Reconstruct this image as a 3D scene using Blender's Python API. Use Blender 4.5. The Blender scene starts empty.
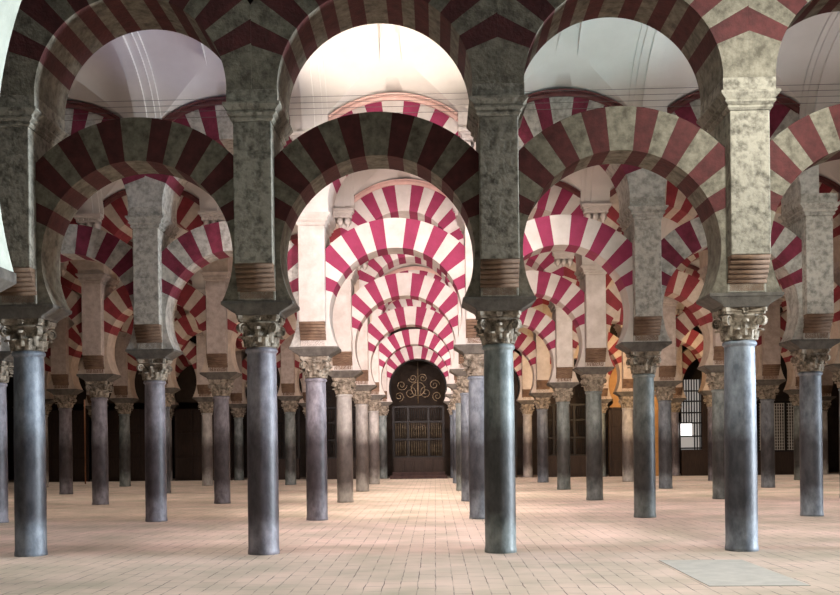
import bpy, bmesh, math, random
from mathutils import Vector, Matrix
random.seed(7)
PI = math.pi
sc = bpy.context.scene
COL = sc.collection

# ------------------------------------------------------------------ layout
S = 3.2                      # column spacing along a row
F = 1000.0                   # focal length in pixels
EYE = 1.439
Z1, GAP, A = 13.475, 6.144, 0.2694
ROWS = [Z1 + GAP * i for i in range(6)]
VX = 435.3                   # where the aisles vanish
PPX, PPY, YAW, ROLL = 398.6, 445.9, .0367, .0111
def ax(k): return S * (k + A)
ZSH, ZCAP, ZIMP = 2.78, 3.20, 3.38        # shaft top, capital top, impost top
ZCOR0, ZCOR1 = 5.68, 5.92                 # pier cornice
ZUP = 6.10                                # centre of the upper arches
PD, PW = 0.545, 0.25                      # pier half depth / half width
LD = 0.32                                 # lower arch half depth
LC, LR, LO, LX = 3.985, 1.285, 1.86, 1.349    # lower arch centre, inner and outer radius, side clip
UR, UO, MO = 1.27, 1.94, 2.06             # upper arch inner, outer, moulding outer radius
ZSPR = ZUP + math.sqrt(MO ** 2 - 1.6 ** 2)

# ------------------------------------------------------------------ materials
def mat(name, base, dark=None, scale=3.0, contrast=(0.35, 0.7), rough=0.8, bump=0.15, bscale=30.0, metal=0.0, stretch=(1, 1, 1), rnd=0.0, spec=0.3):
    m = bpy.data.materials.new(name); m.use_nodes = True
    nt = m.node_tree; N = nt.nodes; L = nt.links
    b = N['Principled BSDF']
    b.inputs['Roughness'].default_value = rough
    b.inputs['Metallic'].default_value = metal
    b.inputs['Specular IOR Level'].default_value = spec
    if dark is None: dark = tuple(c * 0.75 for c in base)
    g = N.new('ShaderNodeNewGeometry')
    mp = N.new('ShaderNodeMapping'); mp.inputs['Scale'].default_value = stretch
    L.new(g.outputs['Position'], mp.inputs['Vector'])
    n = N.new('ShaderNodeTexNoise'); n.inputs['Scale'].default_value = scale; n.inputs['Detail'].default_value = 8; n.inputs['Roughness'].default_value = 0.65
    L.new(mp.outputs['Vector'], n.inputs['Vector'])
    r = N.new('ShaderNodeValToRGB')
    r.color_ramp.elements[0].position = contrast[0]; r.color_ramp.elements[0].color = (*dark, 1)
    r.color_ramp.elements[1].position = contrast[1]; r.color_ramp.elements[1].color = (*base, 1)
    L.new(n.outputs['Fac'], r.inputs['Fac'])
    out = r.outputs['Color']
    if rnd:
        oi = N.new('ShaderNodeObjectInfo'); mr = N.new('ShaderNodeMapRange')
        mr.inputs['To Min'].default_value = 1 - rnd; mr.inputs['To Max'].default_value = 1 + rnd
        L.new(oi.outputs['Random'], mr.inputs['Value'])
        hv = N.new('ShaderNodeHueSaturation'); L.new(mr.outputs['Result'], hv.inputs['Value']); L.new(out, hv.inputs['Color'])
        out = hv.outputs['Color']
    L.new(out, b.inputs['Base Color'])
    if bump:
        n2 = N.new('ShaderNodeTexNoise'); n2.inputs['Scale'].default_value = bscale; n2.inputs['Detail'].default_value = 5
        L.new(g.outputs['Position'], n2.inputs['Vector'])
        bp = N.new('ShaderNodeBump'); bp.inputs['Strength'].default_value = bump; bp.inputs['Distance'].default_value = 0.02
        L.new(n2.outputs['Fac'], bp.inputs['Height']); L.new(bp.outputs['Normal'], b.inputs['Normal'])
    m['out'] = 1
    return m

def shaft_mat(name, base, dark):
    m = mat(name, base, dark, scale=7, contrast=(0.36, 0.64), rough=0.5, bump=0.18, bscale=26, stretch=(1, 1, 0.5), rnd=0.12, spec=0.5)
    nt = m.node_tree; N = nt.nodes; L = nt.links; b = N['Principled BSDF']
    src = b.inputs['Base Color'].links[0].from_socket
    g = N.new('ShaderNodeNewGeometry'); sx = N.new('ShaderNodeSeparateXYZ'); L.new(g.outputs['Position'], sx.inputs[0])
    no = N.new('ShaderNodeTexNoise'); no.inputs['Scale'].default_value = 2.2; no.inputs['Detail'].default_value = 4
    L.new(g.outputs['Position'], no.inputs['Vector'])
    ad = N.new('ShaderNodeMath'); ad.operation = 'MULTIPLY_ADD'; ad.inputs[1].default_value = 0.7
    L.new(no.outputs['Fac'], ad.inputs[0]); L.new(sx.outputs['Z'], ad.inputs[2])
    r = N.new('ShaderNodeValToRGB'); e = r.color_ramp.elements      # darker band round the lower shaft, ragged at its edges
    e[0].position = 0.16; e[0].color = (1, 1, 1, 1)
    e[1].position = 0.26; e[1].color = (.26, .23, .23, 1)
    x = e.new(0.5); x.color = (.26, .23, .23, 1)
    x = e.new(0.66); x.color = (1, 1, 1, 1)
    dv = N.new('ShaderNodeMath'); dv.operation = 'DIVIDE'; dv.inputs[1].default_value = 3.6
    L.new(ad.outputs[0], dv.inputs[0]); L.new(dv.outputs[0], r.inputs['Fac'])
    mx = N.new('ShaderNodeMixRGB'); mx.blend_type = 'MULTIPLY'; mx.inputs[0].default_value = 1
    L.new(src, mx.inputs[1]); L.new(r.outputs['Color'], mx.inputs[2]); L.new(mx.outputs[0], b.inputs['Base Color'])
    return m

M = {}
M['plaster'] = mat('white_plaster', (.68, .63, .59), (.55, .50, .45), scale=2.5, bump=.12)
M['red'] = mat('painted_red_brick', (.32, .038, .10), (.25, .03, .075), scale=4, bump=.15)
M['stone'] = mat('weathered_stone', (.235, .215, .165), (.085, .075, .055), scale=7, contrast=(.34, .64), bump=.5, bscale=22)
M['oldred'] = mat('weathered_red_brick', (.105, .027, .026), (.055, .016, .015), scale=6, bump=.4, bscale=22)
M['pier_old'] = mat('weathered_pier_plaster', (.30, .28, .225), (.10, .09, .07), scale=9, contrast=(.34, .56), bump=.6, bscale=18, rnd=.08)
M['greenplaster'] = mat('pale_green_plaster', (.66, .70, .60), (.50, .54, .45), scale=3, bump=.15)
M['mould_shade'] = mat('shaded_pink_moulding', (.20, .07, .065), (.12, .04, .038), scale=5, bump=.15)  # pink moulding of the side bays with its shade put into the colour
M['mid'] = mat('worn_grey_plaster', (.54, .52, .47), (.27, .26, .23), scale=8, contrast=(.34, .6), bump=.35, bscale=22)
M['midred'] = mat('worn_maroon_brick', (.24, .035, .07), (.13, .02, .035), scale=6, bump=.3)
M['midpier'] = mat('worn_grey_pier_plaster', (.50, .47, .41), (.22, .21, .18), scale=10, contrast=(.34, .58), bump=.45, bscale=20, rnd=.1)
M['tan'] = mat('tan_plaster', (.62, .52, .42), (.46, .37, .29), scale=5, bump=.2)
M['brick'] = mat('warm_lit_red', (.29, .042, .052), (.20, .03, .034), scale=5, bump=.2)  # warm light of the deep side bays put into the red
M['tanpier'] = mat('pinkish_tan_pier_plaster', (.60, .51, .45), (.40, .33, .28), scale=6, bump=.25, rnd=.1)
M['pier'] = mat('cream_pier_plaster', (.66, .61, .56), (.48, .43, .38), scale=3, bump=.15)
M['corbel'] = mat('brown_sandstone', (.24, .155, .10), (.14, .085, .055), scale=6, bump=.3)
M['impost'] = mat('grey_stone', (.17, .155, .13), (.08, .07, .06), scale=6, bump=.3)  # stone darkened, shade under the arches put into the colour
M['capital'] = mat('carved_marble', (.44, .38, .30), (.10, .08, .055), scale=9, contrast=(.35, .6), bump=.4, bscale=30)
M['vault'] = mat('vault_plaster', (.72, .68, .63), (.65, .61, .56), scale=1.2, bump=.04)
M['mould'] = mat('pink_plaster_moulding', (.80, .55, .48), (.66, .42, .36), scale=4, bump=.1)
M['iron'] = mat('black_iron', (.013, .011, .010), (.009, .008, .007), rough=.55, metal=.15, bump=.1)
M['gilt'] = mat('dull_gilt_metal', (.26, .2, .12), (.10, .075, .045), rough=.45, metal=.7, bump=.1, scale=12)
M['bronze'] = mat('dark_bronze', (.15, .115, .07), (.05, .04, .025), rough=.5, metal=.4, scale=7, bump=.1)
M['wood'] = mat('dark_wood', (.045, .027, .018), (.02, .012, .009), scale=5, rough=.6, bump=.2, stretch=(6, 6, .6))
M['darkwall'] = mat('dark_brown_plaster', (.06, .043, .032), (.03, .022, .016), scale=2)
M['amberlit'] = mat('amberlit_plaster', (.62, .36, .14), (.42, .23, .09), scale=2.5)  # orange light falling on this plaster is put into its colour
M['slab'] = mat('pale_grey_slab', (.62, .60, .55), (.50, .49, .45), scale=5, bump=.1)
M['step'] = mat('dark_step_stone', (.10, .06, .05), (.05, .03, .03), scale=5)
M['cable'] = mat('black_cable', (.16, .14, .13), bump=0)
M['upright'] = mat('orange_brown', (.35, .15, .07), (.22, .09, .04), bump=0, rough=.5)
M['blue'] = shaft_mat('blue_grey_marble', (.30, .34, .385), (.12, .14, .17))
M['violet'] = shaft_mat('violet_grey_marble', (.33, .315, .35), (.14, .13, .15))
M['green'] = shaft_mat('green_grey_marble', (.30, .34, .33), (.12, .145, .14))
M['pale'] = shaft_mat('pale_grey_marble', (.58, .56, .52), (.34, .32, .30))
gl = bpy.data.materials.new('daylit_window'); gl.use_nodes = True
b = gl.node_tree.nodes['Principled BSDF']; b.inputs['Base Color'].default_value = (.8, .85, .9, 1)
b.inputs['Emission Color'].default_value = (1, .97, .95, 1); b.inputs['Emission Strength'].default_value = 2.2
M['daylit'] = gl
fz = gl.copy(); fz.name = 'dim_frosted_window'; M['frosted'] = fz
b = fz.node_tree.nodes['Principled BSDF']; b.inputs['Base Color'].default_value = (.4, .42, .42, 1); b.inputs['Emission Strength'].default_value = .22

def floor_mat():
    m = bpy.data.materials.new('brick_floor'); m.use_nodes = True
    nt = m.node_tree; N = nt.nodes; L = nt.links; b = N['Principled BSDF']
    b.inputs['Roughness'].default_value = .62; b.inputs['Specular IOR Level'].default_value = .25
    g = N.new('ShaderNodeNewGeometry'); sx = N.new('ShaderNodeSeparateXYZ'); L.new(g.outputs['Position'], sx.inputs[0])
    wn = N.new('ShaderNodeTexNoise'); wn.inputs['Scale'].default_value = 3; L.new(g.outputs['Position'], wn.inputs['Vector'])
    cx = N.new('ShaderNodeCombineXYZ')
    a1 = N.new('ShaderNodeMath'); a1.operation = 'MULTIPLY_ADD'; a1.inputs[1].default_value = .03; L.new(wn.outputs['Fac'], a1.inputs[0]); L.new(sx.outputs['Y'], a1.inputs[2])
    a2 = N.new('ShaderNodeMath'); a2.operation = 'MULTIPLY_ADD'; a2.inputs[1].default_value = .03; L.new(wn.outputs['Fac'], a2.inputs[0]); L.new(sx.outputs['X'], a2.inputs[2])
    L.new(a1.outputs[0], cx.inputs['X']); L.new(a2.outputs[0], cx.inputs['Y'])
    br = N.new('ShaderNodeTexBrick')
    br.inputs['Scale'].default_value = 1; br.inputs['Brick Width'].default_value = .36; br.inputs['Row Height'].default_value = .18
    br.inputs['Mortar Size'].default_value = .006; br.inputs['Mortar Smooth'].default_value = .2; br.offset = .5
    br.inputs['Color1'].default_value = (.80, .69, .60, 1); br.inputs['Color2'].default_value = (.77, .66, .57, 1)
    br.inputs['Mortar'].default_value = (.44, .35, .30, 1)
    L.new(cx.outputs[0], br.inputs['Vector'])
    n = N.new('ShaderNodeTexNoise'); n.inputs['Scale'].default_value = .9; n.inputs['Detail'].default_value = 7; L.new(g.outputs['Position'], n.inputs['Vector'])
    r = N.new('ShaderNodeValToRGB'); r.color_ramp.elements[0].position = .3; r.color_ramp.elements[0].color = (.66, .68, .62, 1); r.color_ramp.elements[1].position = .68; r.color_ramp.elements[1].color = (1.05, .98, .98, 1)
    L.new(n.outputs['Fac'], r.inputs[0])
    mx = N.new('ShaderNodeMixRGB'); mx.blend_type = 'MULTIPLY'; mx.inputs[0].default_value = 1
    L.new(br.outputs['Color'], mx.inputs[1]); L.new(r.outputs[0], mx.inputs[2]); L.new(mx.outputs[0], b.inputs['Base Color'])
    jn = N.new('ShaderNodeTexNoise'); jn.inputs['Scale'].default_value = 2.6; jn.inputs['Detail'].default_value = 3; L.new(g.outputs['Position'], jn.inputs['Vector'])
    jr = N.new('ShaderNodeValToRGB'); jr.color_ramp.elements[0].position = .42; jr.color_ramp.elements[0].color = (.70, .60, .51, 1); jr.color_ramp.elements[1].position = .6; jr.color_ramp.elements[1].color = (.22, .16, .14, 1)
    L.new(jn.outputs['Fac'], jr.inputs[0]); L.new(jr.outputs[0], br.inputs['Mortar'])
    bp = N.new('ShaderNodeBump'); bp.inputs['Strength'].default_value = .4; bp.inputs['Distance'].default_value = .008; bp.invert = True
    L.new(br.outputs['Fac'], bp.inputs['Height']); L.new(bp.outputs[0], b.inputs['Normal'])
    return m
M['floor'] = floor_mat()

# ------------------------------------------------------------------ mesh helpers
class MB:
    def __init__(s): s.v = []; s.f = []; s.mi = []; s.sm = []
    def add(s, vs, fs, mi=0, smooth=False):
        o = len(s.v); s.v += [tuple(p) for p in vs]
        for f in fs: s.f.append(tuple(i + o for i in f)); s.mi.append(mi); s.sm.append(smooth)
    def box(s, x0, x1, y0, y1, z0, z1, mi=0):
        s.add([(x0, y0, z0), (x1, y0, z0), (x1, y1, z0), (x0, y1, z0), (x0, y0, z1), (x1, y0, z1), (x1, y1, z1), (x0, y1, z1)],
              [(0, 3, 2, 1), (4, 5, 6, 7), (0, 1, 5, 4), (1, 2, 6, 5), (2, 3, 7, 6), (3, 0, 4, 7)], mi)
    def rings(s, rings, mi=0, smooth=True, cap=True):
        n = len(rings[0]); vs = [p for r in rings for p in r]; fs = []
        for i in range(len(rings) - 1):
            for j in range(n):
                fs.append((i * n + j, i * n + (j + 1) % n, (i + 1) * n + (j + 1) % n, (i + 1) * n + j))
        s.add(vs, fs, mi, smooth)
        if cap:
            s.add(rings[0], [tuple(range(n))[::-1]], mi); s.add(rings[-1], [tuple(range(n))], mi)
    def lathe(s, prof, n=32, mi=0, cap=True):
        s.rings([[(r * math.cos(2 * PI * j / n), r * math.sin(2 * PI * j / n), z) for j in range(n)] for r, z in prof], mi, True, cap)
    def sqrings(s, prof, mi=0):                     # profile of (half x, half y, z)
        s.rings([[(-a, -c, z), (a, -c, z), (a, c, z), (-a, c, z)] for a, c, z in prof], mi, False)
    def tube(s, pts, r, n=6, mi=0):
        rr = []
        for i, p in enumerate(pts):
            p = Vector(p); d = (Vector(pts[min(i + 1, len(pts) - 1)]) - Vector(pts[max(i - 1, 0)])).normalized()
            u = d.cross(Vector((0, 1, 0)) if abs(d.y) < .9 else Vector((1, 0, 0))).normalized(); w = d.cross(u)
            q = r[i] if isinstance(r, (list, tuple)) else r
            rr.append([p + u * (q * math.cos(2 * PI * j / n)) + w * (q * math.sin(2 * PI * j / n)) for j in range(n)])
        s.rings(rr, mi, True)
    def prism_x(s, poly, x0, x1, mi=0, smooth=False):   # polygon in (y, z) extruded along x
        n = len(poly)
        s.rings([[(x0, y, z) for y, z in poly], [(x1, y, z) for y, z in poly]], mi, smooth)
    def mesh(s, name, mats, bevel=0):
        me = bpy.data.meshes.new(name); me.from_pydata(s.v, [], s.f)
        for m in mats: me.materials.append(m)
        me.polygons.foreach_set('material_index', s.mi); me.polygons.foreach_set('use_smooth', s.sm)
        bm = bmesh.new(); bm.from_mesh(me)
        bmesh.ops.remove_doubles(bm, verts=bm.verts, dist=1e-5)
        bmesh.ops.recalc_face_normals(bm, faces=bm.faces)
        if bevel:
            es = [e for e in bm.edges if len(e.link_faces) == 2 and e.calc_face_angle(0) > .6]
            bmesh.ops.bevel(bm, geom=es, offset=bevel, segments=2, affect='EDGES', profile=.5)
        bm.to_mesh(me); bm.free(); me.update()
        return me

def obj(name, me, parent=None, loc=(0, 0, 0)):
    o = bpy.data.objects.new(name, me); COL.objects.link(o); o.location = loc
    if parent is not None: o.parent = parent
    return o
def tag(o, label=None, cat=None, group=None, kind=None):
    if label: o['label'] = label
    if cat: o['category'] = cat
    if group: o['group'] = group
    if kind: o['kind'] = kind
    return o
def empty(name, loc, label, cat, group=None):
    return tag(obj(name, None, None, loc), label, cat, group)

# ------------------------------------------------------------------ column parts
def shaft_mesh(m):
    b = MB()
    b.lathe([(.215, 0), (.215, .04), (.211, .06), (.207, .09), (.209, .8), (.207, 1.6), (.197, 2.6), (.195, 2.69),
             (.200, 2.71), (.218, 2.725), (.222, 2.74), (.218, 2.76), (.200, ZSH)], 36)
    return b.mesh('shaft', [m])

def leaf(b, ang, r0, z0, h, w, out):
    n = 7; L = []; prof = []
    for i in range(n):
        t = i / (n - 1)
        if t < .72:
            rr = r0 + .012 + .03 * t; z = z0 + h * t * 1.2
        else:
            u = (t - .72) / .28
            rr = r0 + .034 + out * math.sin(u * PI * .62); z = z0 + h * (.864 + .16 * math.sin(u * PI * .8) - .16 * u * u)
        wd = w * (1 - .25 * t) * (1 if t < .8 else 1 - 1.6 * (t - .8)) * (1 + .12 * (-1) ** i)
        prof.append((rr, z, wd))
    c, s_ = math.cos(ang), math.sin(ang)
    rings = []
    for rr, z, wd in prof:
        ring = []
        for q, e in ((-wd, -.008), (-wd * .5, .014), (0, .026), (wd * .5, .014), (wd, -.008), (wd, -.028), (0, -.02), (-wd, -.028)):
            R = rr + e
            ring.append((R * c - q * s_, R * s_ + q * c, z))
        rings.append(ring)
    b.rings(rings, 0, False)

def capital_mesh():
    b = MB(); z0 = ZSH
    b.lathe([(.195, z0), (.20, z0 + .02), (.20, z0 + .16), (.215, z0 + .24), (.25, z0 + .31), (.27, z0 + .335)], 24)
    for i in range(8): leaf(b, PI / 8 + i * PI / 4, .198, z0 + .01, .15, .066, .07)
    for i in range(8): leaf(b, i * PI / 4, .206, z0 + .06, .21, .06, .075)
    return b.mesh('capital', [M['capital']])
def volute_mesh():
    b = MB(); out = []; inn = []
    n = 22
    for i in range(n + 1):                      # a stem rising from the bell that rolls into a spiral (u = outward, z = up)
        t = i / n
        a = PI * .5 - t * PI * 3.1; r = .078 * (1 - .75 * t)
        out.append((.315 + r * math.cos(a), .245 + r * math.sin(a))); inn.append((.315 + (r - .022) * math.cos(a), .245 + (r - .022) * math.sin(a)))
    stem_o = [(.20, .17), (.235, .27), (.28, .318)]; stem_i = [(.20, .14), (.25, .24), (.285, .29)]
    out = stem_o + out; inn = stem_i + inn
    rings = []
    for o, i in zip(out, inn): rings.append([(o[0], -.035, o[1]), (o[0], .035, o[1]), (i[0], .035, i[1]), (i[0], -.035, i[1])])
    b.rings(rings, 0, False)
    b.box(.285, .335, -.028, .028, .215, .275)
    return b.mesh('volute', [M['capital']])
def abacus_mesh():
    b = MB(); out = []
    n = 8; pts = []
    for k in range(4):
        a0 = PI / 4 + k * PI / 2; c0 = Vector((math.cos(a0), math.sin(a0))) * .42; c1 = Vector((math.cos(a0 + PI / 2), math.sin(a0 + PI / 2))) * .42
        mid = (c0 + c1).normalized()
        for i in range(n):
            t = (i + .35) / (n - .3); p = c0.lerp(c1, t * .94 + .03) - mid * (.055 * math.sin(PI * t)); pts.append(p)
    def ring(sc_, z): return [(p.x * sc_, p.y * sc_, z) for p in pts]
    b.rings([ring(.93, ZCAP - .085), ring(.95, ZCAP - .055), ring(1, ZCAP - .05), ring(1, ZCAP)], 0, False)
    for k in range(4):                          # rosette in the middle of each side
        a = k * PI / 2; c, s_ = math.cos(a), math.sin(a)
        for du, dz in ((0, 0), (.022, .012), (-.022, .012), (.014, -.02), (-.014, -.02)):
            x = .265; p = [(x + .04 * math.cos(q), du + .022 * math.sin(q) * 1.0, ZCAP - .035 + dz) for q in (0, 2.1, 4.2)]
            b.tube([(c * .24 - s_ * du, s_ * .24 + c * du, ZCAP - .035 + dz), (c * .285 - s_ * du, s_ * .285 + c * du, ZCAP - .035 + dz)], .02, 6)
    return b.mesh('abacus', [M['capital']])
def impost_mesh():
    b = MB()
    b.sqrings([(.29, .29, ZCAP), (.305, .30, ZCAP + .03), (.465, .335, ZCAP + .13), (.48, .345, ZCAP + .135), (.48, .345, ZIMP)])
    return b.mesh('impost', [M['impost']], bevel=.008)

# ------------------------------------------------------------------ pier parts (local z measured from the floor)
def pier_body(m):
    b = MB(); b.box(-PW, PW, -PD, PD, 3.84, ZCOR0)
    b.box(-PW, PW, -LD - .02, LD + .02, ZIMP + .001, 3.84)
    return b.mesh('pier_body', [m], bevel=.012)
def corbel_mesh(sign):
    b = MB(); y0 = -(LD + .02); n = 6; z0 = ZIMP + .12; h = (3.84 - z0) / n; st = (PD - LD - .02) / n
    core = [(y0 + .05, ZIMP + .02), (y0, ZIMP + .02), (y0, z0), (-PD + .03, 3.84), (y0 + .05, 3.84)]
    b.prism_x([(sign * y, z) for y, z in core], -PW + .03, PW - .03)
    for i in range(n):
        cy = y0 - st * (i + .55); cz = z0 + h * (i + .5); r = h * .52
        pts = [(sign * (cy + .02 + r * math.cos(a)), cz + r * math.sin(a)) for a in [2 * PI * q / 12 for q in range(12)]]
        b.prism_x(pts, -PW, PW, 0, True)
        b.box(-PW + .01, PW - .01, min(sign * cy, sign * y0), max(sign * cy, sign * y0), cz - h * .4, cz + h * .5)
    return b.mesh('corbel', [M['corbel']])
def cornice_mesh(m):
    b = MB()
    b.sqrings([(PW + .01, PD + .01, ZCOR0), (PW + .035, PD + .03, ZCOR0 + .03), (PW + .035, PD + .03, ZCOR0 + .055), (PW + .02, PD + .015, ZCOR0 + .06),
               (PW + .07, PD + .05, ZCOR0 + .10), (PW + .07, PD + .05, ZCOR0 + .125), (PW + .055, PD + .035, ZCOR0 + .13), (PW + .125, PD + .07, ZCOR1 - .03), (PW + .125, PD + .07, ZCOR1)])
    return b.mesh('cornice', [m])
def head_mesh(m):
    b = MB(); b.box(-.335, .335, -PD, PD, ZCOR1, ZUP - .001)
    return b.mesh('pier_head', [m])
def vault_corbel_mesh(sign):
    b = MB(); y = PD
    def blk(x, p, z0, z1):
        a, c = sorted((sign * (y + .002), sign * (y + p))); b.box(-x, x, a, c, z0, z1)
    blk(.36, .30, ZSPR - .07, ZSPR - .003); blk(.33, .24, ZSPR - .11, ZSPR - .07); blk(.30, .18, ZSPR - .20, ZSPR - .11)
    for i in range(5): 
        x = -.26 + i * .13; a, c = sorted((sign * (y + .002), sign * (y + .23))); b.box(x - .03, x + .03, a, c, ZSPR - .17, ZSPR - .11)
    for i in range(3):                                       # hanging carved leaves
        x = -.19 + .19 * i
        pr = [(.10, .11, 0), (.09, .15, -.05), (.10, .16, -.11), (.055, .10, -.17), (.02, .05, -.23)]
        b.rings([[(x - w, sign * (y + .002), ZSPR - .2 + z), (x - w * .6, sign * (y + d), ZSPR - .2 + z), (x, sign * (y + d + .04), ZSPR - .2 + z), (x + w * .6, sign * (y + d), ZSPR - .2 + z), (x + w, sign * (y + .002), ZSPR - .2 + z)] for w, d, z in pr])
    return b.mesh('vault_corbel', [M['plaster']])

# ------------------------------------------------------------------ arches
REDS = [11.2 + 18 * i for i in range(4)]
def is_red(t): return any(abs(abs(t) - r) < 4.7 for r in REDS)
def arch_mesh(name, lower, white, red, seed):
    rng = random.Random(seed)
    jit = {}
    def edges():
        out = []
        for r in REDS:
            for s_ in (-1, 1):
                for e in (-4.7, 4.7): out.append(s_ * (r + e))
        return out
    tmax = (90 + math.degrees(math.asin((LC - ZIMP) / LR))) if lower else 90
    zc, ri, ro, hx, hd = (LC, LR, LO, LX, LD) if lower else (ZUP, UR, UO, 1.599, PD)
    br = set(edges()) | {-tmax, tmax, math.degrees(math.asin(hx / ro)), -math.degrees(math.asin(hx / ro)), 90, -90, 0}
    t = -tmax
    while t < tmax:
        if min(abs(t - q) for q in br) > 1.0: br.add(t)
        t += 2.6
    T = sorted(br); E = set(edges())
    P = []
    for t in T:
        a = math.radians(t); j = math.radians(rng.uniform(-.5, .5)) if t in E else 0; j2 = math.radians(rng.uniform(-.5, .5)) if t in E else 0
        sx, cz = math.sin(a + j), math.cos(a + j)
        i = (ri * math.sin(a + j), zc + ri * math.cos(a + j))
        sx, cz = math.sin(a + j2), math.cos(a + j2); R = ro
        if abs(sx) * ro > hx: R = hx / abs(sx)
        o = (R * sx, zc + R * cz)
        if lower: o = (o[0], max(o[1], ZIMP + .001)); i = (i[0], max(i[1], ZIMP + .001))
        P.append((i, o))
    b = MB()
    for q in range(len(T) - 1):
        mi = 1 if is_red((T[q] + T[q + 1]) / 2) else 0
        (i0, o0), (i1, o1) = P[q], P[q + 1]
        F4 = [(i0[0], -hd, i0[1]), (i1[0], -hd, i1[1]), (o1[0], -hd, o1[1]), (o0[0], -hd, o0[1])]
        B4 = [(x, hd, z) for x, _, z in F4]
        b.add(F4 + B4, [(0, 1, 2, 3), (7, 6, 5, 4), (1, 0, 4, 5), (3, 2, 6, 7)], mi)
    for q, fl in ((0, 0), (-1, 1)):
        i, o = P[q]; b.add([(i[0], -hd, i[1]), (o[0], -hd, o[1]), (o[0], hd, o[1]), (i[0], hd, i[1])], [(0, 1, 2, 3)])
    return b.mesh(name, [white, red])
def moulding_mesh(m='mould'):
    b = MB()
    def band(r0, r1, hd, n=48, gap=None, hx=1.237):
        t0 = -math.asin(hx / r1)
        for q in range(n):
            a, c = t0 - 2 * t0 * q / n, t0 - 2 * t0 * (q + 1) / n
            if gap: c = a + (c - a) * .5
            def pt(r, t):
                s_ = math.sin(t)
                if abs(s_) * r > hx: r = hx / abs(s_)
                return (r * s_, ZUP + r * math.cos(t))
            p = [pt(r0, a), pt(r0, c), pt(r1, c), pt(r1, a)]
            b.add([(x, -hd, z) for x, z in p] + [(x, hd, z) for x, z in p],
                  [(0, 1, 2, 3), (7, 6, 5, 4), (1, 0, 4, 5), (3, 2, 6, 7)] + ([(0, 3, 7, 4), (1, 5, 6, 2)] if gap or q in (0, n - 1) else []))
    band(UO, MO - .006, PD, hx=1.598)
    band(UO - .01, UO + .055, PD + .05)
    band(UO + .05, MO - .03, PD + .02)
    band(UO + .055, MO - .035, PD + .075, 64, True)
    band(MO - .04, MO - .006, PD + .09)
    return b.mesh('moulding', [M[m]])

# ------------------------------------------------------------------ the rows
NUM = ['zero', 'first', 'second', 'third', 'fourth', 'fifth', 'sixth', 'seventh', 'eighth', 'ninth']
ROWN = ['front row', 'second row back', 'third row back', 'fourth row back', 'fifth row back', 'farthest row']
def side(k): return f"{NUM[-k]} left of the central aisle" if k < 0 else f"{NUM[k + 1]} right of the central aisle"
def bayname(k):
    if k == -1: return 'over the central aisle'
    return f"{NUM[-1 - k]} bay left of the central aisle" if k < -1 else f"{NUM[k + 1]} bay right of the central aisle"
SHAFT = {c: shaft_mesh(M[c]) for c in ('blue', 'violet', 'green', 'pale')}
CNAME = {'blue': 'blue grey', 'violet': 'violet grey', 'green': 'green grey', 'pale': 'pale grey'}
FIX = {(0, -2): 'blue', (0, -1): 'violet', (0, 0): 'green', (0, 1): 'blue', (1, -2): 'violet', (1, -1): 'violet', (1, 0): 'blue', (1, 1): 'green', (2, -1): 'pale', (2, 0): 'blue',
       (3, -1): 'pale', (4, -1): 'pale', (2, 1): 'green', (2, -2): 'violet', (3, 0): 'green', (2, 2): 'green'}
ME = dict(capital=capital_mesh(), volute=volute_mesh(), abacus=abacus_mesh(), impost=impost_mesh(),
          cf=corbel_mesh(1), cb=corbel_mesh(-1), vf=vault_corbel_mesh(-1), vb=vault_corbel_mesh(1), mould=moulding_mesh(), mould_shade=moulding_mesh('mould_shade'))
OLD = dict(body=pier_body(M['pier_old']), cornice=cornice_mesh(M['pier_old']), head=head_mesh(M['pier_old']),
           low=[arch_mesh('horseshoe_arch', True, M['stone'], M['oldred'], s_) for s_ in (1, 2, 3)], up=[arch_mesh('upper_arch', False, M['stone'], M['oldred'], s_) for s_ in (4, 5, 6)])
NEW = dict(body=pier_body(M['pier']), cornice=cornice_mesh(M['pier']), head=head_mesh(M['plaster']),
           low=[arch_mesh('horseshoe_arch', True, M['plaster'], M['red'], s_) for s_ in (7, 8, 9)], up=[arch_mesh('upper_arch', False, M['plaster'], M['red'], s_) for s_ in (10, 11, 12)])

def kit(pier_m, head_m, white, red, seed):
    return dict(body=pier_body(M[pier_m]), cornice=cornice_mesh(M[pier_m]), head=head_mesh(M[head_m]),
                low=[arch_mesh('horseshoe_arch', True, M[white], M[red], seed + q) for q in range(3)], up=[arch_mesh('upper_arch', False, M[white], M[red], seed + 3 + q) for q in range(3)])
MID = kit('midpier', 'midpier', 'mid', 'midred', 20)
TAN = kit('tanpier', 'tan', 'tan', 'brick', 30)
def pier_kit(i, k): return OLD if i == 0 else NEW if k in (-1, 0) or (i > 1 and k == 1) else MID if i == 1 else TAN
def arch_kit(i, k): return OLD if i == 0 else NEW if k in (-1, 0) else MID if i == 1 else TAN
KITNAME = {id(OLD): ('weathered grey', 'maroon and grey'), id(NEW): ('cream plastered', 'red and white'), id(MID): ('worn grey', 'maroon and grey'), id(TAN): ('tan plastered', 'red and tan')}
def column(i, k):
    c = FIX.get((i, k)) or random.choice(['blue', 'violet', 'green', 'pale'])
    r = empty('column', (ax(k), ROWS[i], 0), f"{CNAME[c]} marble column with carved capital, {side(k)}, {ROWN[i]}", 'column', 'marble columns of the hall'); r['kind'] = 'thing'
    obj('shaft', SHAFT[c], r)
    cap = obj('capital', ME['capital'], r)
    for q in range(4):
        v = obj('volute', ME['volute'], cap, (0, 0, ZSH)); v.rotation_euler.z = PI / 4 + q * PI / 2
    obj('abacus', ME['abacus'], cap)
    obj('impost', ME['impost'], r)
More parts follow.
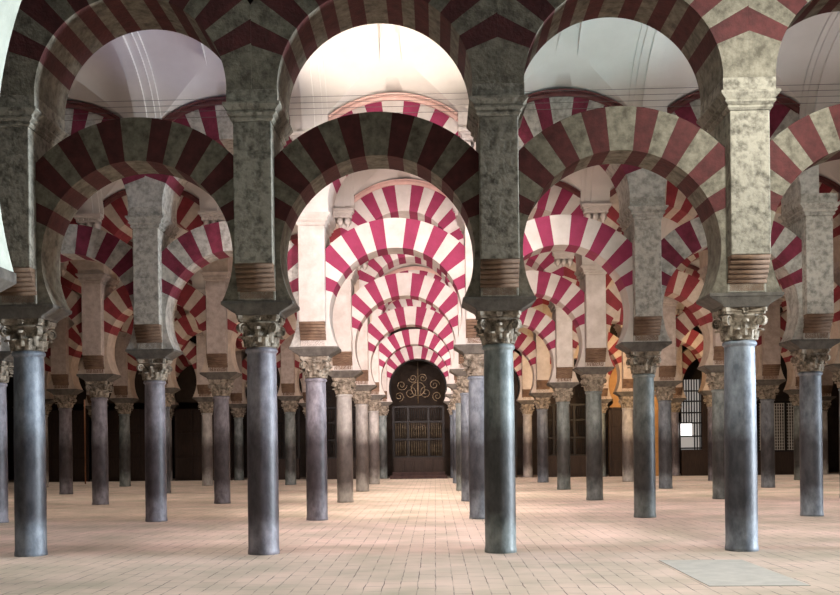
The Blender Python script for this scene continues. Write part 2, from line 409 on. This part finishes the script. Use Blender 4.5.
def pier(i, k):
    D = pier_kit(i, k); lk = KITNAME[id(D)][0]
    r = empty('pier', (ax(k), ROWS[i], ZIMP), f"{lk} pier above the column {side(k)}, {ROWN[i]}", 'pier', 'piers standing on the columns')
    dz = (0, 0, -ZIMP)
    obj('pier_body', D['body'], r, dz); obj('corbel', ME['cf'], r, dz); obj('corbel', ME['cb'], r, dz)
    obj('cornice', D['cornice'], r, dz); obj('pier_head', D['head'], r, dz)
    if i > 0: obj('vault_corbel', ME['vf'], r, dz)
    if i < 5: obj('vault_corbel', ME['vb'], r, dz)
def arches(i, k):
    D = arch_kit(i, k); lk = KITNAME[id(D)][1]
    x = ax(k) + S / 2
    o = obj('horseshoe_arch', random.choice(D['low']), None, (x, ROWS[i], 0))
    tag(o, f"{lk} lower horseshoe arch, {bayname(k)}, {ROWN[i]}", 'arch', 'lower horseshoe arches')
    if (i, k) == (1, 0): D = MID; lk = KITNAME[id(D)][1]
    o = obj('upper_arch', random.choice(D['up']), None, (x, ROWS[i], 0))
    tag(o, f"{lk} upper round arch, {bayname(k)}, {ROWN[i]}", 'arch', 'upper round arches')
    tag(obj('moulding', ME['mould' if k == -1 else 'mould_shade'], o), 'pink dentilled moulding' if k == -1 else 'shade-darkened dentilled moulding')

KR = []
for i, z in enumerate(ROWS):
    s_ = F * S / z; lo, hi = (-.95 * s_, 840 + .6 * s_) if i == 0 else (-.62 * s_, 840 + .62 * s_)
    ks = [k for k in range(-10, 10) if lo < VX + s_ * (k + A) < hi]
    KR.append(ks)
    for k in ks: column(i, k); pier(i, k)
    for k in ks[:-1]: arches(i, k)
print('rows', KR)

# ------------------------------------------------------------------ the setting
XL, XR, ZT = ax(-8) , ax(7), 10.6
YB = ROWS[5] + 3.2
b = MB(); b.box(XL - .3, XR + .3, -12, YB + .3, -.2, 0); tag(obj('floor', b.mesh('floor', [M['floor']])), kind='structure')
b = MB(); b.box(XL - .3, XL, 9, YB + .3, 0, ZT); tag(obj('wall_left', b.mesh('wall_left', [M['darkwall']])), kind='structure')  # unseen wall, coloured dark to stop light bouncing back
b = MB(); b.box(XL, XR, YB, YB + .3, 0, ZT); tag(obj('wall_back', b.mesh('wall_back', [M['darkwall']])), kind='structure')
# right wall with the tall daylight doorway opposite the front row
DOORS = [(Z1 - 2.4, Z1 - .8, 7.2), (ROWS[1] - 3.2, ROWS[1] - 1.4, 5.0)]
b = MB(); y_ = 6.0
for d0, d1, dz in DOORS: b.box(XR, XR + .3, y_, d0, 0, ZT); b.box(XR, XR + .3, d0, d1, dz, ZT); y_ = d1
b.box(XR, XR + .3, y_, YB + .3, 0, ZT)
tag(obj('wall_right', b.mesh('wall_right', [M['darkwall']])), kind='structure')  # likewise dark so this unseen wall returns little light

def vault_mesh():
    y0, y1 = PD + .002, GAP - PD - .002; mid = (y0 + y1) / 2; h = (y1 - y0) / 2; RISE, SLOPE = 1.55, .48
    def zb(y): return ZSPR + RISE * math.sqrt(max(0, 1 - ((y - mid) / h) ** 2))
    nb = 15; nx = 32; b = MB(); rows = []
    for q in range(nb * nx + 1):
        x = -S / 2 + S * ((q % nx) / nx)
        X = XL + S * q / nx
        zl = ZUP + math.sqrt(MO ** 2 - x * x)
        lo = 0; d = 0.0                                    # the rising lunette meets the barrel at depth d
        if zl > ZSPR + 1e-6:
            while d < h - .05 and zb(y0 + d) < zl + SLOPE * d: d += .004
        a0 = math.acos(max(-1, min(1, (mid - y0 - d) / h)))
        pts = [(y0 + d * j / 6, zl + SLOPE * d * j / 6) for j in range(6)]
        pts += [(mid - h * math.cos(a0 + (PI / 2 - a0) * j / 12), ZSPR + RISE * math.sin(a0 + (PI / 2 - a0) * j / 12)) for j in range(13)]
        full = pts + [(2 * mid - y, z) for y, z in reversed(pts[:-1])]
        rows.append([(X, y, z) for y, z in full])
    n = len(rows[0]); vs = [p for r in rows for p in r]; fs = []
    for i in range(len(rows) - 1):
        for j in range(n - 1): fs.append((i * n + j, (i + 1) * n + j, (i + 1) * n + j + 1, i * n + j + 1))
    b.add(vs, fs, 0, False)
    me = bpy.data.meshes.new('vault'); me.from_pydata(b.v, [], b.f); me.materials.append(M['vault'])
    sm = []
    for i in range(len(rows) - 1):
        for j in range(n - 1): sm.append(True)
    me.polygons.foreach_set('use_smooth', sm); me.update()
    # crease along the groins and above each pier
    bm = bmesh.new(); bm.from_mesh(me)
    bmesh.ops.remove_doubles(bm, verts=bm.verts, dist=1e-4)
    for e in bm.edges:
        if len(e.link_faces) == 2 and e.calc_face_angle(0) > .22: e.smooth = False
    bm.to_mesh(me); bm.free()
    # ribs
    rb = MB()
    for w, t in ((.36, .05), (.27, .10), (.12, .16)):
        rings = []
        for j in range(41):
            a = PI * j / 40; c, s_ = math.cos(a), math.sin(a)
            def P(o): return (mid - (h - o) * c, ZSPR + (RISE - o) * s_)
            y_i, z_i = P(t); y_o, z_o = P(-.001)
            rings.append([(-w, y_i, z_i), (w, y_i, z_i), (w, y_o, z_o), (-w, y_o, z_o)])
        rb.rings(rings, 0, False)
    return me, rb.mesh('rib', [M['vault']])
vm, rm = vault_mesh()
for i in range(5):
    o = tag(obj('ceiling', vm, None, (0, ROWS[i], 0)), kind='structure')
    md = o.modifiers.new('thick', 'SOLIDIFY'); md.thickness = .12; md.offset = 1
    for k in range(KR[min(5, i + 1)][0], KR[min(5, i + 1)][-1] + 1):
        obj('rib', rm, o, (ax(k), 0, 0))
# wall standing on the front row, above the moulding of its upper arches
b = MB()
for k in range(-8, 7):
    n = 24
    for j in range(n):
        x0, x1 = -1.6 + 3.2 * j / n, -1.6 + 3.2 * (j + 1) / n; c = ax(k) + 1.6
        za, zb_ = ZUP + .003 + math.sqrt(max(0, MO ** 2 - x0 * x0)), ZUP + .003 + math.sqrt(max(0, MO ** 2 - x1 * x1))
        p = [(c + x0, za), (c + x1, zb_), (c + x1, ZT), (c + x0, ZT)]
        b.add([(x, Z1 - .5, z) for x, z in p] + [(x, Z1 + .45, z) for x, z in p], [(0, 1, 2, 3), (7, 6, 5, 4), (1, 0, 4, 5), (3, 2, 6, 7)])
tag(obj('wall_front', b.mesh('wall_front', [M['stone']])), kind='structure')

# the great arch nearest the camera: its left leg shows at the left edge, its right leg stands beyond the view
GX, GZ, GR, GY0, GY1 = .14, 4.75, 5.0, 9.75, 11.0
r = empty('great_arch', (GX - 5.4, (GY0 + GY1) / 2, 0), 'pale greenish plaster leg of a large horseshoe arch cut by the left edge', 'arch')
def gobj(name, b, m, bevel=0):
    return obj(name, b.mesh(name, [M[m]], bevel), r, (-(GX - 5.4), -(GY0 + GY1) / 2, 0))
b = MB(); a0 = -(90 + math.degrees(math.asin((GZ - 3.42) / GR))); n = 60
inn = [(GX + GR * math.sin(math.radians(a0 - a0 * q / n)), GZ + GR * math.cos(math.radians(a0 - a0 * q / n))) for q in range(n + 1)]
out = [(GX + (GR + .75) * math.sin(math.radians(a0 - a0 * q / n)), max(3.42, GZ + (GR + .75) * math.cos(math.radians(a0 - a0 * q / n)))) for q in range(n + 1)]
rings = [[(i[0], GY0, i[1]), (i[0], GY1, i[1]), (o[0], GY1, o[1]), (o[0], GY0, o[1])] for i, o in zip(inn, out)]
b.rings(rings, 0, False); gobj('arch_ring', b, 'greenplaster')
b = MB(); xi = inn[0][0]
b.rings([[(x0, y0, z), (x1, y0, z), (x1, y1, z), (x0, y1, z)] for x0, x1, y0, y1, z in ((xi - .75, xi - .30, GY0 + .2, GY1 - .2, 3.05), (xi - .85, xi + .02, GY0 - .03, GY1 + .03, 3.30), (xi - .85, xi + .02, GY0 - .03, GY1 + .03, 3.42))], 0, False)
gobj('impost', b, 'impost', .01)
b = MB(); b.box(xi - .75, xi - .33, GY0 + .2, GY1 - .2, 0, 3.05); gobj('jamb', b, 'pier_old', .02)

# ------------------------------------------------------------------ chapel fronts of the farthest row
Y6 = ROWS[5]
def spiral(b, cx, cz, r, y, turns=1.6, flip=1, start=0.0, th=.018):
    pts = []
    for i in range(25):
        t = i / 24; a = start + flip * turns * 2 * PI * t; q = r * (1 - .85 * t)
        pts.append((cx + q * math.cos(a), y, cz + q * math.sin(a)))
    b.tube(pts, th, 5)
def grille(k, label, gilt):
    x = ax(k) + S / 2
    r = empty('chapel_grille', (x, Y6, 0), label, 'grille', 'iron chapel grilles along the far wall')
    hw, zt = 1.10, 3.16
    b = MB(); b.box(-hw, hw, -.12, .16, 0, .92); 
    for i in range(5): b.box(-hw + .05 + i * .43, -hw + .41 + i * .43, -.15, -.1, .15, .8)
    obj('base_panel', b.mesh('base_panel', [M['wood']], bevel=.008), r)
    b = MB()
    for z in (.94, 1.72, 2.5, zt): b.box(-hw, hw, -.05, .05, z - .045, z + .045)
    for q in (-hw, -.45, .45, hw): b.box(q - .05, q + .05, -.06, .06, .92, zt)
    obj('frame', b.mesh('frame', [M['iron']]), r)
    for row, (z0, z1) in enumerate(((.98, 1.68), (1.76, 2.46), (2.54, 3.12))):
        b = MB()
        n = 21
        for j in range(n):
            q = -hw + .06 + (2 * hw - .12) * (j + .5) / n; h = z1 - z0
            b.tube([(q, 0, z0), (q, 0, z0 + h * .2), (q, 0, z0 + h * .32), (q, 0, z0 + h * .5), (q, 0, z0 + h * .68), (q, 0, z0 + h * .8), (q, 0, z1)], [.016, .016, .032, .018, .032, .016, .016], 6)
        obj('balusters', b.mesh('balusters', [M['bronze'] if gilt and row < 2 else M['iron']]), r)
    b = MB(); pts = []
    for i in range(41):
        a = -PI * .64 + PI * 1.28 * i / 40; pts.append((1.24 * math.sin(a), 0, LC + 1.24 * math.cos(a)))
    b.tube(pts, .035, 6); 
    obj('arch_frame', b.mesh('arch_frame', [M['iron']]), r)
    b = MB()
    for s_ in (-1, 1):
        spiral(b, s_ * .34, 3.78, .27, 0, flip=s_, start=PI / 2); spiral(b, s_ * .84, 3.62, .22, 0, flip=-s_, start=-PI / 2)
        spiral(b, s_ * .72, 4.12, .24, 0, flip=s_, start=0); spiral(b, s_ * .22, 4.42, .2, 0, flip=-s_, start=PI)
    b.tube([(0, 0, 3.3), (0, 0, 3.9), (0, 0, 5.15)], [.02, .05, .012], 6)
    b.tube([(.3 * math.cos(q), 0, 3.95 + .3 * math.sin(q)) for q in [2 * PI * j / 24 for j in range(25)]], .02, 5)
    obj('scrollwork', b.mesh('scrollwork', [M['gilt'] if gilt else M['iron']]), r)
def board_screen(k, label):
    x = ax(k) + S / 2
    r = empty('wooden_screen', (x, Y6, 0), label, 'screen', 'dark wooden screens along the far wall')
    b = MB(); b.box(-1.26, 1.26, -.06, .1, 0, 3.2)
    for j in range(3):
        for z0, z1 in ((.15, 1.0), (1.12, 2.1), (2.22, 3.18)):
            q = -1.22 + j * .83; b.box(q, q + .75, -.1, -.05, z0, z1)
    obj('panelling', b.mesh('panelling', [M['wood']], bevel=.01), r)
    b = MB(); pts = [(1.26 * math.sin(a), LC + 1.26 * math.cos(a)) for a in [-1.98 + 3.96 * i / 40 for i in range(41)]]
    n = len(pts)
    b.rings([[(x_, -.02, z) for x_, z in pts], [(x_, .06, z) for x_, z in pts]], 0, False)
    obj('tympanum', b.mesh('tympanum', [M['darkwall']]), r)

grille(-1, 'black and gilt iron grille with scrolled arched top closing the central aisle', True)
grille(-2, 'dark iron chapel grille in the bay just left of the central grille', False)
grille(-3, 'dark iron chapel grille two bays left of the central grille', False)
grille(0, 'dark iron chapel grille in the bay just right of the central grille', False)
grille(1, 'dark iron chapel grille two bays right of the central grille', False)
for k in range(KR[5][0], -3):
    board_screen(k, f"dark panelled wooden screen under the far arch, {NUM[-1 - k]} bay left of the central grille")
# steps in front of the central grille
b = MB(); b.box(-1.25, 1.25, -.78, -.16, 0, .14); b.box(-1.15, 1.15, -.48, -.16, .14, .28)
tag(obj('stone_steps', b.mesh('stone_steps', [M['step']], bevel=.01), None, (ax(-1) + 1.6, Y6, 0)), 'two low dark stone steps before the central iron grille', 'steps')
# ochre wall with panelled door, third bay to the right
def plaster_infill(k, name, m, x0, x1, z0=0, z1=None):
    c = ax(k) + 1.6
    pts = [(1.235 * math.sin(a), LC + 1.235 * math.cos(a)) for a in [-2.03 + 4.06 * i / 60 for i in range(61)]]
    poly = [p for p in pts if x0 <= p[0] <= x1]
    if x0 < -1.1: poly = [(-1.24, z0), (-1.24, 3.0), (-1.05, 3.2), (-1.07, 3.42)] + poly
    else: poly = [(x0, z0)] + poly
    poly = poly + [(1.07, 3.42), (1.05, 3.2), (1.24, 3.0), (1.24, z0)]
    b = MB(); b.rings([[(c + x, Y6 - .1, z) for x, z in poly], [(c + x, Y6 + .15, z) for x, z in poly]], 0, False)
    return obj(name, b.mesh(name, [m]))
INF2 = plaster_infill(3, 'plaster_panel', M['plaster'], .35, 1.28)
INF1 = plaster_infill(2, 'plaster_panel', M['amberlit'], -1.28, 1.28)
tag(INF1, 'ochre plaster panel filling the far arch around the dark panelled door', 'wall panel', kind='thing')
tag(INF2, 'cream plaster panel beside the bright latticed window on the far wall', 'wall panel', kind='thing')
c = ax(2) + 1.6
r = empty('panelled_door', (c - .55, Y6 - .1, 0), 'dark panelled double door set in the ochre wall right of the aisle', 'door')
b = MB(); b.box(-.72, -.62, -.1, 0, 0, 3.0); b.box(.62, .72, -.1, 0, 0, 3.0); b.box(-.72, .72, -.1, 0, 2.9, 3.02)
obj('door_frame', b.mesh('door_frame', [M['wood']], bevel=.008), r)
for s_ in (-1, 1):
    b = MB(); x0, x1 = (-.61, -.005) if s_ < 0 else (.005, .61); b.box(x0, x1, -.06, 0, 0, 2.9)
    for j in range(2):
        for z0, z1 in ((.12, .7), (.8, 1.4), (1.5, 2.1), (2.2, 2.78)):
            q = x0 + .05 + j * .28; b.box(q, q + .22, -.085, -.05, z0, z1)
    lf = obj('door_leaf', b.mesh('door_leaf', [M['wood']], bevel=.006), r)
    b = MB(); b.tube([(s_ * .08, -.06, 1.1), (s_ * .08, -.11, 1.1)], [.03, .035], 8); obj('knob', b.mesh('knob', [M['gilt']]), lf)
# daylit latticed window, fourth bay to the right
c = ax(3) + 1.6
r = tag(obj('window_1', None, None, (c - .52, Y6, 0)), kind='structure')
b = MB(); b.box(-.8, .84, -.12, .12, 0, 1.14); obj('window_sill', b.mesh('window_sill', [M['wood']], bevel=.01), r)
b = MB(); b.box(-.78, .08, .06, .08, 1.14, 1.72); b.box(-.3, .08, .06, .08, 1.72, 2.3); b.box(-.78, .08, .06, .08, 2.3, 4.2); obj('window_pane', b.mesh('window_pane', [M['frosted']]), r)
b = MB(); b.box(-.78, -.3, .06, .08, 1.72, 2.3); obj('open_casement', b.mesh('open_casement', [M['daylit']]), r)
b = MB()
for j in range(8): q = -.78 + .115 * j; b.box(q - .02, q + .02, -.03, .03, 1.14 if q > -.3 else 2.3, 4.2)
for z in (1.2, 1.72, 2.3, 2.75, 3.25, 3.7): b.box(-.8, .1, -.035, .035, z - .03, z + .03)
obj('window_lattice', b.mesh('window_lattice', [M['iron']]), r)
b = MB(); b.box(.1, .84, -.08, .1, 1.14, 4.3)
for z0, z1 in ((1.3, 2.2), (2.3, 3.2), (3.3, 4.1)): b.box(.17, .42, -.11, -.06, z0, z1); b.box(.5, .76, -.11, -.06, z0, z1)
obj('shutter', b.mesh('shutter', [M['wood']], bevel=.008), r)
# lattice gate, fifth bay to the right
def gate(k, label):
    c = ax(k) + 1.6
    r = empty('lattice_gate', (c, Y6, 0), label, 'gate', 'lattice gates on the right of the far wall')
    b = MB(); b.box(-1.25, 1.25, -.08, .08, 0, 1.0); obj('base_panel', b.mesh('base_panel', [M['wood']], bevel=.01), r)
    b = MB()
    for q in (-1.2, 0, 1.2): b.box(q - .05, q + .05, -.06, .06, 1.0, 3.2)
    for z in (1.03, 3.16): b.box(-1.24, 1.24, -.05, .05, z - .04, z + .04)
    obj('frame', b.mesh('frame', [M['iron']]), r)
    b = MB()
    for j in range(24):
        q = -1.18 + 2.36 * j / 23; b.box(q - .014, q + .014, -.02, .02, 1.05, 3.14)
    for j in range(16): z = 1.1 + 2.0 * j / 15; b.box(-1.18, 1.18, -.015, .015, z - .012, z + .012)
    obj('lattice', b.mesh('lattice', [M['slab']]), r)
gate(4, 'grey lattice gate on dark base, fifth bay right of the central grille')

# ------------------------------------------------------------------ loose things
b = MB(); b.box(2.72, 3.72, 10.1, 12.35, -.02, .006)
tag(obj('stone_slab', b.mesh('stone_slab', [M['slab']])), 'pale grey stone slab set into the brick floor at lower right', 'slab')
for j, z in enumerate((7.66, 7.78, 7.89, 8.0)):
    b = MB(); b.tube([(XL, 0, 0), (0, 0, 0), (XR, 0, 0)], .0045, 5)
    tag(obj('cable', b.mesh('cable', [M['cable']]), None, (0, ROWS[1] - .95, z)),
        f"thin dark cable strung before the second row's upper arches, {['lowest', 'second lowest', 'second highest', 'highest'][j]} of four", 'cable', 'cables strung along the second row')
b = MB(); b.tube([(0, 0, 0), (0, 0, 3.5)], .03, 8)  # thin orange-brown vertical line drawn as a tube
tag(obj('thin_upright', b.mesh('thin_upright', [M['upright']]), None, ((81 - VX) / F * 41, 41, 0)), 'slim brown pole standing among the far left columns', 'upright')

# ------------------------------------------------------------------ light
def area(name, loc, target, sx, sy, power, color, spread=PI):
    l = bpy.data.lights.new(name, 'AREA'); l.shape = 'RECTANGLE'; l.size = sx; l.size_y = sy; l.energy = power; l.color = color; l.spread = spread
    o = bpy.data.objects.new(name, l); COL.objects.link(o); o.location = loc
    o.rotation_euler = (Vector(target) - Vector(loc)).to_track_quat('-Z', 'Y').to_euler(); return o
def spot(name, loc, target, power, color, ang=120, r=.12, blend=.5):
    l = bpy.data.lights.new(name, 'SPOT'); l.energy = power; l.color = color; l.spot_size = math.radians(ang); l.spot_blend = blend; l.shadow_soft_size = r
    o = bpy.data.objects.new(name, l); COL.objects.link(o); o.location = loc
    o.rotation_euler = (Vector(target) - Vector(loc)).to_track_quat('-Z', 'Y').to_euler(); return o
WARM = (1, .86, .74); PINK = (1, .84, .82); COOL = (.80, .90, 1); AMBER = (1, .62, .3)
# daylight through the doorway on the right
for (d0, d1, dz), p in zip(DOORS, (640, 170)):
    y = (d0 + d1) / 2
    area('doorway_daylight', (XR + .1, y, dz / 2), (0, y + .4, dz / 2), d1 - d0, dz, p, COOL, math.radians(40))
# floodlights fixed on the back of the piers, aimed into the hall (row, column, power, colour)
LAMPS = [(0, -1, 1000, PINK), (0, 0, 1000, PINK), (0, 1, 60, (1, .95, .9)),
         (1, -1, 850, PINK), (1, 0, 850, PINK), (1, 1, 420, WARM), (1, -2, 60, WARM), (1, 2, 120, WARM),
         (2, -1, 800, PINK), (2, 0, 800, PINK), (2, 1, 480, WARM), (2, 2, 150, WARM), (2, -2, 120, WARM), (2, -3, 80, WARM),
         (3, -1, 900, PINK), (3, 0, 900, PINK), (3, 2, 900, AMBER), (3, 1, 350, AMBER), (3, -3, 80, WARM), (3, 3, 300, WARM),
         (4, -1, 700, PINK), (4, 0, 700, PINK), (4, 2, 900, AMBER), (4, 1, 350, AMBER)]
for i, k, p, c in LAMPS:
    x, y = ax(k), ROWS[i] + PD + .15
    spot('floodlight', (x, y, 4.9), (x + (1.1 if k == -1 else -1.1 if k == 0 else 0), y + 5.4, 4.6), p, c, 80, blend=.7)
# added fill spots hidden behind the front arch crowns, tinting the first nave's vault
for k, p, c in ((-1, 1800, (1, .88, .78)), (-2, 190, (.42, .48, 1)), (0, 420, (.55, .92, 1)), (1, 220, COOL)):
    x, y = ax(k) + 1.6, Z1 + .75
    spot('vault_fill', (x, y, 5.65), (x, y + 2.3, 9.2), p, c, 70)
# unseen fill spots added under the vault crowns to brighten the paving
CEN = [2300, 3300, 3600, 2500, 1900]
for i, k, p, c in [(i, k, CEN[i] if k == -1 else CEN[i] * (.55 if k >= 0 else .30) * .75, PINK if i == 0 or (i == 1 and k > -1) else WARM) for i in range(5) for k in range(-4 - i // 2, 4 + i // 2)]:
    x, y = ax(k) + 1.6, ROWS[i] + GAP / 2
    spot('paving_fill', (x, y, 8.9), (x, y, 0), p, c, 58, blend=.9)
# lamp in the open hall on the right of the camera, facing the front row
area('hall_lamp', (3.9, 8.6, 7.6), (4.7, Z1, 5.0), .8, .8, 115, (1, .98, .90), math.radians(80))
# broad overhead fill added to brighten the open hall's floor, source unseen
area('overhead_fill', (0.5, 9.2, 10.5), (.5, 9.2, 0), 16, 9, 450, (1, .97, .93), math.radians(36))
w = bpy.data.worlds.new('World'); sc.world = w; w.use_nodes = True
w.node_tree.nodes['Background'].inputs[0].default_value = (.95, .98, 1, 1); w.node_tree.nodes['Background'].inputs[1].default_value = .03

# ------------------------------------------------------------------ camera
cd = bpy.data.cameras.new('camera'); cam = bpy.data.objects.new('camera', cd); COL.objects.link(cam); sc.camera = cam
cam.location = (0, 0, EYE)
cam.rotation_euler = (Matrix.Rotation(YAW, 3, 'Z') @ Matrix.Rotation(PI / 2, 3, 'X') @ Matrix.Rotation(-ROLL, 3, 'Z')).to_euler()
cd.sensor_fit = 'HORIZONTAL'; cd.sensor_width = 36; cd.lens = 36 * F / 840
cd.shift_x = (420 - PPX) / 840; cd.shift_y = (PPY - 297.5) / 840; cd.clip_end = 200
sc.view_settings.view_transform = 'Standard'; sc.view_settings.look = 'None'; sc.view_settings.gamma = 1; sc.view_settings.use_curve_mapping = False
sc.view_settings.exposure = 0.0
sc.cycles.use_denoising = True
sc.cycles.max_bounces = 8; sc.cycles.diffuse_bounces = 2
